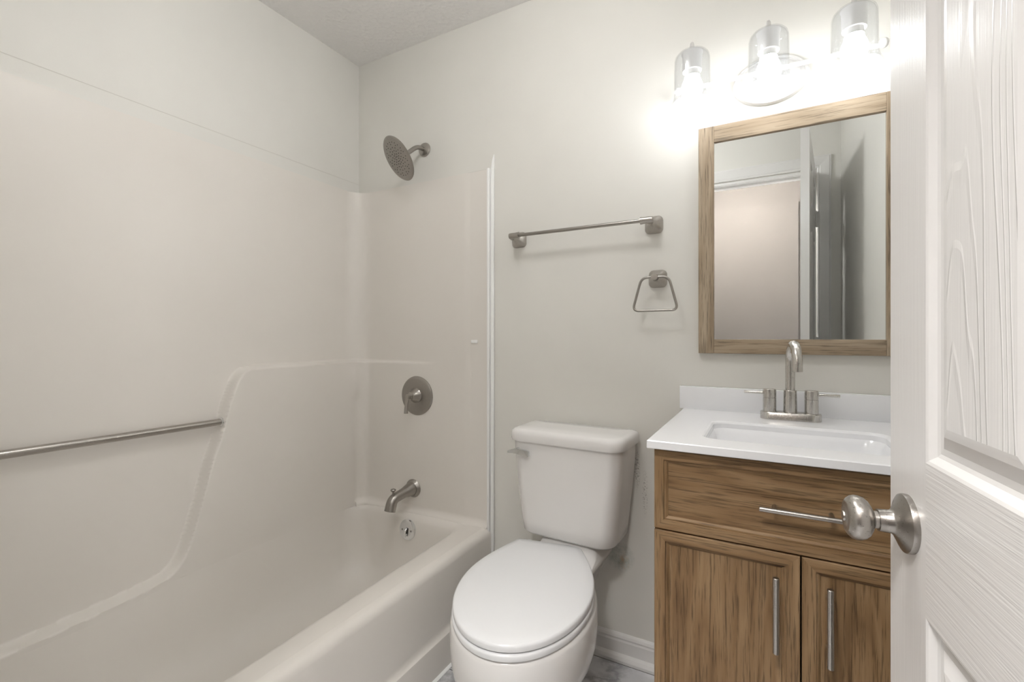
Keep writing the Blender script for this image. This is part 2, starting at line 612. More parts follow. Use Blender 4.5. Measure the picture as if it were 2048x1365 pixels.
bm = bmesh.new()
pr = casing_profile()
g = .006
rings = []
for (px, pz, sx, sz) in ((DX0 - g, FZ, -1, 0), (DX0 - g, DH + g, -1, 1), (DX1 + g, DH + g, 1, 1), (DX1 + g, FZ, 1, 0)):
    rings.append([Vector((px + sx * a * (1 if px < 1.5 else .95), FY + b_, pz + sz * a)) for a, b_ in pr])
loft(bm, rings, True, True)
# jamb lining and stop
box(bm, DX0 - .0, DX0 + .014, FY - WT - .004, FY + .002, FZ, DH)
box(bm, DX1 - .004, DX1 + .0, FY - WT - .004, FY + .002, FZ, DH)
box(bm, DX0, DX1, FY - WT - .004, FY + .002, DH - .012, DH)
box(bm, DX0 + .014, DX0 + .026, FY - .075, FY - .04, FZ, DH - .012)
box(bm, DX0 + .014, DX1 - .004, FY - .075, FY - .04, DH - .024, DH - .012)
struct('trim_3', bm, M['white'], 'white door casing and jambs')

# baseboards with shoe moulding
def baseboard(name, p0, p1, nrm, label):
    prof = [(0, 0), (.013 + .016, 0), (.013 + .016, .010), (.013 + .011, .020), (.013, .026), (.013, .066), (.0105, .072), (.0115, .078), (.008, .085), (.004, .090), (0, .091)]
    bm = bmesh.new()
    n_ = Vector((nrm[0], nrm[1], 0))
    rings = [[Vector((p[0], p[1], FZ)) + n_ * a + Vector((0, 0, h)) for a, h in prof] for p in (p0, p1)]
    loft(bm, rings, True, True)
    return struct(name, bm, M['white'], label)


baseboard('baseboard_back', (.79, 0), (1.512, 0), (0, -1), 'white moulded baseboard with shoe moulding')
baseboard('baseboard_right', (RX, FY), (RX, -.53), (-1, 0), 'white baseboard along the right wall')
baseboard('baseboard_front', (.79, FY), (DX0 - .08, FY), (0, 1), 'white baseboard along the front wall')

# ------------------------------------------------------------------ fill domes, added out of view to brighten bathroom and hallway
for nm, lb, x, y, r, dm in (('ceiling_lamp', 'white flush dome lamp on the bathroom ceiling', 1.16, -.88, .16, 'diff_bath'), ('ceiling_lamp', 'white flush dome lamp on the hallway ceiling outside the doorway', 1.50, -1.97, .19, 'diff_hall')):
    t = thing(nm, lb, 'lamp', (x, y, CZ))
    bm = bmesh.new(); lathe(bm, (x, y, CZ), (0, 0, -1), [(0, r), (.012, r), (.014, r - .006)], 48); link('canopy', bm, M['white'], t, True)
    bm = bmesh.new(); lathe(bm, (x, y, CZ - .014), (0, 0, -1), [(0, r - .03), (.03, r - .012), (.06, r - .008), (.09, r - .018), (.115, r * .72), (.130, r * .4), (.134, 0)], 32); link('diffuser', bm, M[dm], t, True)

# ------------------------------------------------------------------ bathtub with moulded surround
tub = thing('bathtub', 'beige one-piece bathtub with moulded wall surround in the left alcove', 'bathtub', (.4, -.8, FZ))

BND = np.array([(.40, 1.014), (-.50, 1.014), (-.570, 1.011), (-.600, 1.000), (-.622, .975), (-.636, .945), (-.662, .873), (-.686, .78), (-.721, .68), (-.753, .56), (-.785, .452), (-.797, .42), (-.812, .390), (-.834, .366), (-.865, .352), (-.923, .343), (-1.02, .336), (-1.128, .330), (-1.221, .327), (-1.70, .322)])


def catmull(P, k=8):
    out = []
    n = len(P)
    for i in range(n - 1):
        p0, p1, p2, p3 = P[max(i - 1, 0)], P[i], P[i + 1], P[min(i + 2, n - 1)]
        for j in range(k):
            t = j / k
            out.append(.5 * ((2 * p1) + (-p0 + p2) * t + (2 * p0 - 5 * p1 + 4 * p2 - p3) * t * t + (-p0 + 3 * p1 - 3 * p2 + p3) * t ** 3))
    out.append(P[-1])
    return np.array(out)


CV = catmull(BND[1:])
CV = np.vstack([BND[:1], CV])


def sdist(y, z):
    """signed distance to the swoop, positive in the proud lower right region"""
    best = np.full(y.shape, 1e9)
    sgn = np.ones(y.shape)
    for i in range(len(CV) - 1):
        a, b_ = CV[i], CV[i + 1]
        d = b_ - a
        L = float(d @ d)
        if L < 1e-12:
            continue
        t = np.clip(((y - a[0]) * d[0] + (z - a[1]) * d[1]) / L, 0, 1)
        px, pz = a[0] + t * d[0], a[1] + t * d[1]
        dd = np.hypot(y - px, z - pz)
        cr = d[0] * (z - a[1]) - d[1] * (y - a[0])     # positive on the left of the direction
        upd = dd < best
        best = np.where(upd, dd, best)
        sgn = np.where(upd, np.sign(cr), sgn)
    return best * sgn


def sstep(e0, e1, x):
    t = np.clip((x - e0) / (e1 - e0), 0, 1)
    return t * t * (3 - 2 * t)


Y_END = FY + .006
LX = .010            # surround face on the left wall
BY = -.010           # surround face on the back wall
RC = .085            # corner cove radius
ys = list(np.arange(Y_END, -1.25, .02)) + list(np.arange(-1.25, -.50, .0045)) + list(np.arange(-.50, BY - RC, .014)) + [BY - RC]
path = [(LX, y, 1, 0, y) for y in ys]           # x, y, nx, ny, y parameter
for k in range(1, 15):
    a = math.radians(180 - 90 * k / 14)
    cx, cy = LX + RC, BY - RC
    path.append((cx + RC * math.cos(a), cy + RC * math.sin(a), -math.cos(a), -math.sin(a), BY - RC + RC * math.radians(90 * k / 14)))
s0 = path[-1][4]
XE = .742
for x in list(np.arange(LX + RC + .012, XE, .012)) + [XE]:
    path.append((x, BY, 0, -1, s0 + x - LX - RC))
path = np.array(path)
zq = np.concatenate([np.arange(0, .10, .0035), np.arange(.10, .72, .0055), np.arange(.72, .755, .012), np.array([.755])])
# z rows: bottom .. 1.811 ; dense up to 1.03, coarser above
ztop = 1.811
rows_low = np.arange(0.0, 1.0001, 1 / 175.)
rows_high = np.linspace(1.03, ztop, 40)[1:]
nP = len(path)
zmin = np.where(path[:, 4] < -.80, .335 - .032 * sstep(.80, 1.0, -path[:, 4]), .335)
zmin = np.where((path[:, 1] > -.30), .315, zmin)
Z = np.zeros((len(rows_low) + len(rows_high), nP))
for i, q in enumerate(rows_low):
    Z[i] = zmin + q * (1.03 - zmin)
for i, z_ in enumerate(rows_high):
    Z[len(rows_low) + i] = z_
S = np.tile(path[:, 4], (Z.shape[0], 1))
D = sdist(S, Z)
P_ = sstep(-.002, .009, D)
amp = np.where(path[:, 4] < (BY - RC), .045, 0) + np.where(path[:, 4] >= (BY - RC), .045 - .034 * sstep(0, 1, (path[:, 4] - (BY - RC)) / (RC * math.pi / 2 + .02)), 0)
amp = amp * (1 - sstep(s0 + .15, s0 + .42, path[:, 4]))
off = P_ * amp[None, :]
# lower part of the corner steps in a little under the soap shelf
lowz = sstep(.93, .80, Z) if False else (1 - sstep(.82, .88, Z))
cornerw = np.exp(-((path[:, 4] - (BY - RC + .055)) / .05) ** 2)
off = off + .012 * cornerw[None, :] * (1 - lowz) * P_
# cove at the foot of the back wall, easing onto the rim
backm = (path[:, 3] < -.5).astype(float)
off = off + backm[None, :] * .018 * (1 - np.clip((Z - .345) / .03, 0, 1)) ** 2
# front edge flange: the last 9 cm stands slightly lower
edge = sstep(XE - .107, XE - .093, path[:, 0]) * (path[:, 3] < -.99)
off = off - .004 * edge[None, :]
X_ = path[:, 0][None, :] + off * path[:, 2][None, :]
Y_ = path[:, 1][None, :] + off * path[:, 3][None, :]
verts = np.stack([X_, Y_, Z], -1).reshape(-1, 3)
faces = []
R_, C_ = Z.shape
for i in range(R_ - 1):
    for j in range(C_ - 1):
        a = i * C_ + j
        faces.append((a, a + C_, a + C_ + 1, a + 1))
# top return to the wall
top0 = len(verts)
tv = np.stack([np.where(path[:, 2] > .02, np.maximum(0.0005, path[:, 0] - .0095 * path[:, 2] - (RC if False else 0)), path[:, 0]), path[:, 1] * 1.0, np.full(nP, ztop + .001)], -1)
for j in range(nP):
    nx, ny = path[j, 2], path[j, 3]
    if nx > .99:
        tv[j] = (.0004, path[j, 1], ztop + .001)
    elif ny < -.99:
        tv[j] = (path[j, 0], -.0004, ztop + .001)
    else:
        tv[j] = (.0004 if nx > .707 else path[j, 0] * (abs(ny) - .707) / .293 + .0004, -.0004 if nx <= .707 else path[j, 1] * (nx - .707) / .293 - .0004, ztop + .001)
verts = np.vstack([verts, tv])
a0 = (R_ - 1) * C_
for j in range(C_ - 1):
    faces.append((a0 + j, top0 + j, top0 + j + 1, a0 + j + 1))
me = bpy.data.meshes.new('surround')
me.from_pydata([tuple(map(float, v)) for v in verts], [], faces)
me.materials.append(M['gel'])
for p in me.polygons:
    p.use_smooth = True
me.set_sharp_from_angle(angle=math.radians(60))
so = bpy.data.objects.new('surround', me)
COL.objects.link(so)
so.parent = tub
so.matrix_parent_inverse = tub.matrix_basis.inverted()

# basin: rings from the rim opening down to the floor of the tub
LXP = LX + .045
def tub_ring(x0, x1, x1f, y0, y1, z, r, zleft=None):
    pts = rrect(0, 1, 0, 1, .0001, 1)
    out = []
    q = rrect(x0, x1, y0, y1, r, 12)
    # subdivide the long sides for smooth transitions
    res = []
    n = len(q)
    for i in range(n):
        a, b_ = q[i], q[(i + 1) % n]
        res.append(a)
        L = math.hypot(a[0] - b_[0], a[1] - b_[1])
        if i in (12, 25, 38, 51):
            for k in range(1, 16):
                t = k / 16
                res.append((a[0] + (b_[0] - a[0]) * t, a[1] + (b_[1] - a[1]) * t))
    for x, y in res:
        t = (y1 - y) / (y1 - y0)
        fx = (x - x0) / (x1 - x0)
        x2 = x + (x1f - x1) * t * max(0, fx)
        z2 = z
        if zleft is not None:
            zl = .335 - .032 * float(sstep(.80, 1.0, np.array(-y)))
            k = max(0, 1 - fx * 4)
            z2 = z * (1 - k) + (zl + (z - .335)) * k
        out.append(Vector((x2, y, z2)))
    return out


YB0 = -1.50
bm = bmesh.new()
rr = lambda a, b_, c, d: [a, b_, c, d]
rings = [
    tub_ring(.012, .7245, .7245, FY + .008, BY + .002, .345, [.005, .10, .02, .005]),
    tub_ring(LXP - .004, .650, .675, YB0 - .02, -.040, .343, [.07, .09, .12, .10]),
    tub_ring(LXP, .632, .660, YB0, -.052, .336, [.062, .085, .12, .10], 1),
    tub_ring(LXP + .001, .622, .650, YB0 + .010, -.060, .322, [.060, .085, .13, .10], 1),
    tub_ring(LXP + .004, .612, .640, YB0 + .030, -.066, .28, [.062, .085, .14, .10], 1),
    tub_ring(LXP + .012, .597, .625, YB0 + .09, -.076, .20, [.070, .09, .16, .12], 1),
    tub_ring(LXP + .030, .575, .605, YB0 + .16, -.092, .11, [.085, .10, .18, .14]),
    tub_ring(LXP + .055, .550, .58, YB0 + .21, -.115, .060, [.10, .11, .18, .15]),
    tub_ring(LXP + .10, .50, .53, YB0 + .27, -.16, .038, [.10, .10, .16, .15]),
    tub_ring(LXP + .15, .43, .46, YB0 + .35, -.22, .034, [.08, .08, .12, .12]),
]
for i in range(len(rings[0])):
    v = rings[0][i]
    if v.x < .06 or True:
        pass
# the outer ring tucks under the proud surround face on the left and rises onto the back ledge
for i, v in enumerate(rings[0]):
    v.x = max(v.x, LXP - .006) if v.y < -.20 else max(v.x, .020)
for q in (0, 1):
    for i, v in enumerate(rings[q]):
        k = float(sstep(LXP + .005, .20, np.array(v.x)))
        v.z = (rings[2][i].z - (.002 if q == 0 else 0)) * (1 - k) + v.z * k
loft(bm, rings, False, True)
link('basin', bm, M['gel'], tub, True, 60)

# front rim and apron: profile swept along y
bm = bmesh.new()
prof = [(.7245, .300), (.7245, .3450), (.728, .3445)]
for k in range(1, 8):
    a = math.radians(90 - 84 * k / 7)
    prof.append((.728 + .030 * math.cos(a), .3145 + .030 * math.sin(a)))
prof += [(.7585, .29), (.7600, .20), (.7605, .122), (.7615, .112), (.766, .103), (.7735, .098), (.7755, .090), (.7775, .03), (.778, FZ + .001), (.7245, FZ + .001)]
rings = [[Vector((x, y, z)) for x, z in prof] for y in (FY + .006, -1.2, -.8, -.4, -.012)]
loft(bm, rings, True, True)
link('apron', bm, M['gel'], tub, True, 40)
# white edge strip where the surround meets the painted wall
bm = bmesh.new()
box(bm, .741, .752, -.018, -.001, .0, 1.812, .003, 2)
box(bm, .753, .770, -.012, -.001, FZ + .001, 1.812, .004, 2)
link('edge_trim', bm, M['caulk'], tub, True)
bm = bmesh.new()
loft(bm, [[Vector((.757, -.001, 1.81)), Vector((.757, -.010, 1.81)), Vector((.769, -.010, 1.81)), Vector((.769, -.001, 1.81))],
          [Vector((.760, -.001, 1.845)), Vector((.760, -.006, 1.845)), Vector((.769, -.006, 1.845)), Vector((.769, -.001, 1.845))],
          [Vector((.765, -.001, 1.868)), Vector((.765, -.002, 1.868)), Vector((.768, -.002, 1.868)), Vector((.768, -.001, 1.868))]])
link('caulk_tip', bm, M['caulk'], tub)
bm = bmesh.new(); box(bm, .660, .690, BY - .001, BY + .006, 1.098, 1.112, .002, 2); link('caulk_patch', bm, M['caulk'], tub, True)
bm = bmesh.new()
loft(bm, [[Vector((.7775, y, FZ)), Vector((.7775, y, FZ + .006)), Vector((.788, y, FZ + .002)), Vector((.788, y, FZ))] for y in (FY + .006, -.03)])
link('floor_caulk', bm, M['caulk'], tub)

# ------------------------------------------------------------------ grab bar in the recess
gb = thing('grab_bar', 'long straight steel grab bar across the recess of the tub wall', 'grab bar', (.045, -1.05, .826))
bm = bmesh.new(); tube(bm, [(.040, -.672, .823), (.040, -1.0, .824), (.040, -1.30, .826), (.040, -1.575, .827)], .0115, 24); link('bar', bm, M['nickel'], gb, True)
bm = bmesh.new(); lathe(bm, (.040, -.674, .823), (0, -1, 0), [(0, .0165), (.003, .0165), (.005, .0145), (.006, .012)], 32); link('end_flange', bm, M['chrome'], gb, True)
bm = bmesh.new(); lathe(bm, (.040, -1.588, .827), (0, 1, 0), [(-.006, .0165), (.003, .0165), (.005, .0145), (.02, .012)], 32); link('end_flange', bm, M['chrome'], gb, True)

# ------------------------------------------------------------------ shower head
sh = thing('shower_fixture', 'round brushed nickel shower head on a bent arm high above the tub', 'shower head', (.408, 0, 1.956))
bm = bmesh.new(); lathe(bm, (.408, 0, 1.956), (0, -1, 0), [(0, .031), (.003, .031), (.008, .028), (.012, .018), (.013, .011)], 48); link('flange', bm, M['nickel'], sh, True)
nrm = Vector((-.35, -.74, -.575)).normalized()
H = Vector((.373, -.135, 1.877))
E1 = Vector((.408, -.052, 1.953))
back = H - nrm * .022
bm = bmesh.new()
tube(bm, smooth_path([(.408, -.004, 1.956), E1, back], .028, 8), .0095, 20)
lathe(bm, back - nrm * .016, nrm, [(0, .0125), (.016, .0135), (.020, .016)], 32)
link('arm', bm, M['nickel_dark'], sh, True)
bm = bmesh.new()
lathe(bm, H - nrm * .020, nrm, [(0, .012), (.003, .030), (.007, .062), (.011, .086), (.014, .0945), (.017, .096), (.0195, .0935), (.0205, .088), (.0200, 0)], 72)
A, B, Dn = frame_of(nrm)
for ring_i, (rad, cnt) in enumerate(((.011, 6), (.022, 10), (.035, 14), (.048, 16), (.061, 22), (.0705, 24))):
    for k in range(cnt):
        if ring_i in (4,) and k % 2:
            continue
        a = 2 * math.pi * (k + .5 * (ring_i % 2)) / cnt
        p = H + nrm * .0002 + (A * math.cos(a) + B * math.sin(a)) * rad
        lathe(bm, p, nrm, [(0, .0019), (.0011, .0017), (.0014, .0)], 8, mi=1)
link('spray_head', bm, [M['nickel_dark'], M['black']], sh, True)

# ------------------------------------------------------------------ shower valve
sv = thing('shower_valve', 'round brushed nickel shower valve with small lever on the tub wall', 'shower valve', (.374, -.02, .863))
VY = BY - .0005
bm = bmesh.new(); lathe(bm, (.374, VY - .003, .863), (0, -1, 0), [(-.004, .087), (.003, .087), (.007, .082), (.009, .072), (.0095, .045), (.0095, .0)], 72); link('escutcheon', bm, M['nickel_dark'], sv, True)
bm = bmesh.new(); lathe(bm, (.374, VY - .010, .865), (0, -1, 0), [(0, .033), (.005, .033), (.007, .031), (.032, .019), (.036, .0175), (.037, .013), (.044, .0125), (.045, .010), (.056, .0105), (.060, .009), (.061, 0)], 48); link('cone', bm, M['nickel'], sv, True)
bm = bmesh.new()
tube(bm, [(.373, VY - .062, .872), (.371, VY - .064, .855), (.370, VY - .067, .835), (.369, VY - .069, .815), (.369, VY - .070, .792)], [.0085, .0075, .0065, .0075, .0085], 16)
link('lever', bm, M['nickel'], sv, True)

# ------------------------------------------------------------------ tub spout
ts = thing('tub_spout', 'brushed nickel tub spout with diverter knob above the tub rim', 'tub spout', (.354, -.02, .448))
bm = bmesh.new(); lathe(bm, (.354, VY - .002, .448), (0, -1, 0), [(-.003, .041), (.004, .041), (.010, .036), (.016, .031)], 48); link('flange', bm, M['nickel_dark'], ts, True)
bm = bmesh.new()
pts = smooth_path([(.354, VY - .008, .449), (.352, VY - .045, .445), (.344, VY - .125, .432), (.342, VY - .140, .385)], .035, 7)
rad = [.030 - .008 * min(1, i / (len(pts) * .45)) for i in range(len(pts))]
rad = [r_ if i < len(pts) * .6 else .022 + .002 * (i - len(pts) * .6) / (len(pts) * .4) for i, r_ in enumerate(rad)]
tube(bm, pts, rad, 28)
link('body', bm, M['nickel_dark'], ts, True, 50)
bm = bmesh.new(); lathe(bm, (.3445, VY - .122, .448), (0, 0, 1), [(0, .005), (.016, .0045), (.017, .007), (.020, .011), (.024, .0115), (.027, .009), (.028, 0)], 24); link('diverter_knob', bm, M['nickel_dark'], ts, True)

# ------------------------------------------------------------------ overflow plate
oz, oy = .283, -.0685
ov = thing('overflow_plate', 'round chrome overflow plate with trip lever inside the tub', 'overflow plate', (.367, oy, oz))
ax = Vector((0, -1, .12)).normalized()
bm = bmesh.new(); lathe(bm, (.367, oy + .003, oz), ax, [(-.002, .044), (.004, .044), (.007, .040), (.0085, .025), (.009, 0)], 48); link('plate', bm, M['chrome'], ov, True)
bm = bmesh.new()
tube(bm, [(.367, oy - .006, oz + .006), (.367, oy - .014, oz + .002), (.367, oy - .019, oz - .012), (.367, oy - .016, oz - .026)], [.006, .006, .005, .004], 12)
link('trip_lever', bm, M['chrome'], ov, True)
bm = bmesh.new(); box(bm, .364, .376, oy - .0075, oy - .004, oz - .016, oz + .010, .001, 1); link('lever_slot', bm, M['black'], ov)
for s in (-1, 1):
    bm = bmesh.new(); lathe(bm, (.367 + s * .024, oy - .005, oz), ax, [(0, .0045), (.0015, .004), (.002, 0)], 16); link('screw', bm, M['nickel_dark'], ov, True)

# ------------------------------------------------------------------ towel bar and towel ring
def mount(bm, x, z, reach=.062, half=.030):
    """square pillow base that twists up into a round neck"""
    secs = [(0, half, .016), (.004, half, .016), (.012, half * .93, .015), (.022, half * .72, .012), (.034, half * .48, .012), (.046, half * .40, .0115), (reach, half * .38, .0113)]
    rings = []
    for d, hh, r_ in secs:
        q = rrect(-hh, hh, -hh, hh, min(r_, hh * .99), 6)
        rings.append([Vector((x + a, -d, z + b_)) for a, b_ in q])
    loft(bm, rings)


tb = thing('towel_bar', 'long brushed nickel towel bar on the wall above the toilet', 'towel bar', (1.14, 0, 1.508))
for x, s in ((.884, 1), (1.403, -1)):
    bm = bmesh.new()
    mount(bm, x, 1.507)
    lathe(bm, (x - s * .011, -.066, 1.511), (s, 0, 0), [(0, .006), (.002, .0105), (.012, .0115), (.028, .0112), (.040, .0125), (.042, .0125), (.042, .006)], 28)
    link('mount', bm, M['nickel'], tb, True)
bm = bmesh.new(); tube(bm, [(.905, -.066, 1.511), (1.14, -.066, 1.511), (1.38, -.066, 1.511)], .0065, 24); link('bar', bm, M['nickel_dark'], tb, True)

tr = thing('towel_ring', 'brushed nickel towel ring with open trapezoid loop beside the mirror', 'towel ring', (1.416, 0, 1.323))
bm = bmesh.new(); mount(bm, 1.416, 1.322, .040, .030)
lathe(bm, (1.414, -.038, 1.323), (0, -1, 0), [(0, .011), (.016, .0115), (.018, .0105), (.019, .0)], 28)
link('mount', bm, M['nickel'], tr, True)
bm = bmesh.new()
cpts = [(1.372, 1.323), (1.4595, 1.323), (1.489, 1.212), (1.342, 1.212)]
tube(bm, smooth_path([(x, -.050, z) for x, z in cpts], .022, 8, True), .0042, 16, True)
link('ring', bm, M['nickel_dark'], tr, True)

# ------------------------------------------------------------------ mirror
mi = thing('wall_mirror', 'rectangular wall mirror in a light oak frame above the faucet', 'mirror', (1.811, 0, 1.434))
MX0, MX1, MZ0, MZ1, FW = 1.547, 2.075, 1.072, 1.797, .046
def mframe(name, pts, mat):
    bm = bmesh.new()
    b1 = [Vector((x, -.001, z)) for x, z in pts]
    b2 = [Vector((x, -.020, z)) for x, z in pts]
    loft(bm, [b1, b2])
    bmesh.ops.bevel(bm, geom=bm.edges[:], offset=.0012, segments=1, affect='EDGES')
    return link(name, bm, mat, mi)
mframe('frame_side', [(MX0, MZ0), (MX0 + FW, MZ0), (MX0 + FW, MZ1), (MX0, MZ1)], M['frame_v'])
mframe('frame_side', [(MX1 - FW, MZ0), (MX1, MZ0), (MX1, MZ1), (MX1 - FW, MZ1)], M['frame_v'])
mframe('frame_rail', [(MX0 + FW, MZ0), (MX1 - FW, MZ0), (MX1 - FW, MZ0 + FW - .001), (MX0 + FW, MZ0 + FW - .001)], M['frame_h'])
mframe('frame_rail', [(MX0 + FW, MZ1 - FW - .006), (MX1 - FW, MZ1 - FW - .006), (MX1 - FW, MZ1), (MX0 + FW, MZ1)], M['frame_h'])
bm = bmesh.new(); box(bm, MX0 + FW - .004, MX1 - FW + .004, -.0125, -.006, MZ0 + FW - .004, MZ1 - FW); link('mirror_glass', bm, M['mirror'], mi)

# ------------------------------------------------------------------ vanity light
vl = thing('vanity_light', 'three-bulb wall light with clear seeded glass shades above the mirror', 'wall light', (1.752, 0, 1.908))
bm = bmesh.new()
lathe(bm, (1.750, 0, 1.908), (0, -1, 0), [(0, .103), (.008, .103), (.013, .099), (.014, .092), (.011, .089), (.012, .085), (.018, .078), (.020, .05), (.020, 0)], 72, 1.0, .70, a=(1, 0, 0))
link('backplate', bm, M['lampmetal'], vl, True)
bm = bmesh.new()
tube(bm, [(1.490, -.062, 1.912), (1.752, -.062, 1.910), (2.016, -.062, 1.908)], .0068, 20)
tube(bm, [(1.752, -.015, 1.910), (1.752, -.062, 1.910)], .009, 16)
link('crossbar', bm, M['lampmetal'], vl, True)
for x, s in ((1.490, -1), (2.016, 1)):
    bm = bmesh.new(); lathe(bm, (x - s * .012, -.062, 1.911), (s, 0, 0), [(0, 0), (.001, .006), (.004, .011), (.010, .0135), (.016, .0125), (.021, .008), (.023, 0)], 24); link('finial', bm, M['lampmetal'], vl, True)
for x in (1.541, 1.745, 1.943):
    y = -.120
    bm = bmesh.new()
    lathe(bm, (x, y, 1.935), (0, 0, 1), [(0, .0275), (.050, .0285), (.054, .031), (.056, .031), (.058, .022), (.060, .018), (.064, .011), (.068, .0075), (.084, .0058), (.088, .004), (.089, 0)], 40)
    tube(bm, [(x, -.062, 1.911), (x, -.085, 1.925), (x, -.098, 1.945)], .005, 12)
    link('socket', bm, M['lampmetal'], vl, True)
    bm = bmesh.new()
    lathe(bm, (x, y, 1.940), (0, 0, -1), [(0, .0215), (.014, .0215), (.022, .0225)], 32, cap0=False, cap1=False)
    link('bulb_collar', bm, M['lampmetal'], vl, True)
    bm = bmesh.new()
    lathe(bm, (x, y, 1.922), (0, 0, -1), [(0, .020), (.012, .023), (.024, .0285), (.036, .031), (.048, .0305), (.060, .026), (.069, .018), (.074, .009), (.0755, 0)], 40)
    link('bulb', bm, M['bulb'], vl, True)
    bm = bmesh.new()
    out_p = [(0, .024), (.001, .034), (.005, .042), (.012, .0478), (.022, .0505), (.06, .0515), (.10, .0520), (.128, .0530), (.142, .0555), (.150, .0590), (.155, .0620)]
    zt = 1.992
    lathe(bm, (x, y, zt), (0, 0, -1), out_p, 56, cap0=False, cap1=False)
    in_p = [(t + (.002 if i < 4 else 0), r_ - .0022) for i, (t, r_) in enumerate(out_p)]
    lathe(bm, (x, y, zt), (0, 0, -1), in_p, 56, cap0=False, cap1=False)
    # rolled rim
    rim = [(x + .061 * math.cos(2 * math.pi * k / 56), y + .061 * math.sin(2 * math.pi * k / 56), zt - .155) for k in range(56)]
    tube(bm, rim, .0014, 8, True)
    link('glass_shade', bm, M['glass'], vl, True, 60)

# ------------------------------------------------------------------ vanity cabinet
va = thing('vanity_cabinet', 'brown oak vanity cabinet with one drawer front and two doors under the white sink top', 'cabinet', (1.80, -.26, FZ))
VX0, VX1, VF = 1.512, 2.090, -.512
ZT = .8705
bm = bmesh.new()
box(bm, VX0, VX0 + .016, VF, -.002, FZ + .0, ZT, .001, 1)
box(bm, VX1 - .016, VX1, VF, -.002, FZ + .0, ZT, .001, 1)
box(bm, VX0 + .016, VX1 - .016, VF + .001, VF + .012, .664, ZT - .004)
box(bm, VX0 + .016, VX1 - .016, VF + .05, VF + .062, FZ, .09)
box(bm, VX0 + .016, VX1 - .016, VF + .001, -.003, .088, .104)
box(bm, VX0 + .016, VX1 - .016, -.012, -.003, .104, ZT)
link('body', bm, M['oak_v'], va)


def shaker(name, x0, x1, z0, z1, fw, mats, parent, fy=VF - .0015, th=.018):
    """mitred frame with bead and flat panel; mats = (vertical, horizontal, panel)"""
    o_ = thing_part = None
    bm = bmesh.new()
    yF, yB = fy - th, fy
    O = [(x0, z0), (x1, z0), (x1, z1), (x0, z1)]
    def ins(d):
        return [(x0 + d, z0 + d), (x1 - d, z0 + d), (x1 - d, z1 - d), (x0 + d, z1 - d)]
    steps = [(0, yF + .0015), (.0015, yF), (fw, yF), (fw + .0006, yF + .0045), (fw + .004, yF + .0045), (fw + .0085, yF + .0078), (fw + .0088, yF + .009)]
    rings = [[bm.verts.new((x, yB, z)) for x, z in O]]
    for d, y in steps:
        rings.append([bm.verts.new((x, y, z)) for x, z in ins(d)])
    for i in range(len(rings) - 1):
        for k in range(4):
            k2 = (k + 1) % 4
            f = bm.faces.new((rings[i][k], rings[i][k2], rings[i + 1][k2], rings[i + 1][k]))
            f.material_index = 0 if k in (1, 3) else 1
    f = bm.faces.new(rings[-1]); f.material_index = 2
    f = bm.faces.new(rings[0]); f.material_index = 0
    return link(name, bm, mats, parent)


def pull(parent, p0, p1, r_=.0060, post=.028, dy=VF - .0195):
    bm = bmesh.new()
    P0, P1 = Vector((p0[0], dy - post, p0[1])), Vector((p1[0], dy - post, p1[1]))
    d = (P1 - P0).normalized()
    L = (P1 - P0).length
    lathe(bm, P0, d, [(0, r_ - .001), (.001, r_), (L - .001, r_), (L, r_ - .001)], 24)
    for t in (.18, .82):
        q = P0.lerp(P1, t)
        tube(bm, [q, (q.x, dy + .0022, q.z)], .0045, 14)
    link('handle', bm, M['nickel'], parent, True)


dr = shaker('drawer', VX0 + .001, VX1 - .001, .6855, .8655, .021, [M['oak_v'], M['oak_h'], M['oak_h2']], va)
pull(dr, (1.727, .7755), (1.879, .7755), .0052)
d1 = shaker('door', VX0 + .001, 1.7995, .095, .682, .024, [M['oak_v'], M['oak_h'], M['oak_v2']], va)
pull(d1, (1.757, .490), (1.757, .642))
d2 = shaker('door', 1.8025, VX1 - .001, .095, .682, .024, [M['oak_v'], M['oak_h'], M['oak_v2']], va)
pull(d2, (1.8475, .490), (1.8475, .642))

# ------------------------------------------------------------------ countertop with basin
ct = thing('vanity_countertop', 'white countertop with integral rectangular sink and short backsplash', 'countertop', (1.80, -.28, .8715))
CX0, CX1, CY0, CY1, CZ0, CZ1 = 1.500, 2.106, -.553, -.001, .8715, .890
bm = bmesh.new()
nseg = 8
def rr_sub(x0, x1, y0, y1, r_):
    return rrect(x0, x1, y0, y1, r_, nseg)
def R3(q, z):
    return [Vector((x, y, z)) for x, y in q]
BX0, BX1, BY0, BY1 = 1.612, 1.988, -.462, -.213
rings = [
    R3(rr_sub(BX0 - .0, BX1 + .0, BY0, BY1, .03), CZ0),
    R3(rr_sub(CX0 + .001, CX1 - .001, CY0 + .001, CY1, .001), CZ0),
    R3(rr_sub(CX0, CX1, CY0, CY1, .002), CZ0 + .0015),
    R3(rr_sub(CX0, CX1, CY0, CY1, .002), CZ1 - .002),
    R3(rr_sub(CX0 + .002, CX1 - .002, CY0 + .002, CY1, .002), CZ1),
    R3(rr_sub(BX0 - .008, BX1 + .008, BY0 - .008, BY1 + .008, .040), CZ1),
    R3(rr_sub(BX0 - .003, BX1 + .003, BY0 - .003, BY1 + .003, .036), CZ1 - .0015),
    R3(rr_sub(BX0, BX1, BY0, BY1, .034), CZ1 - .006),
    R3(rr_sub(BX0, BX1, BY0, BY1, .034), CZ0),
]
loft(bm, rings, False, False)
link('slab', bm, M['counter'], ct, True, 14)
bm = bmesh.new()
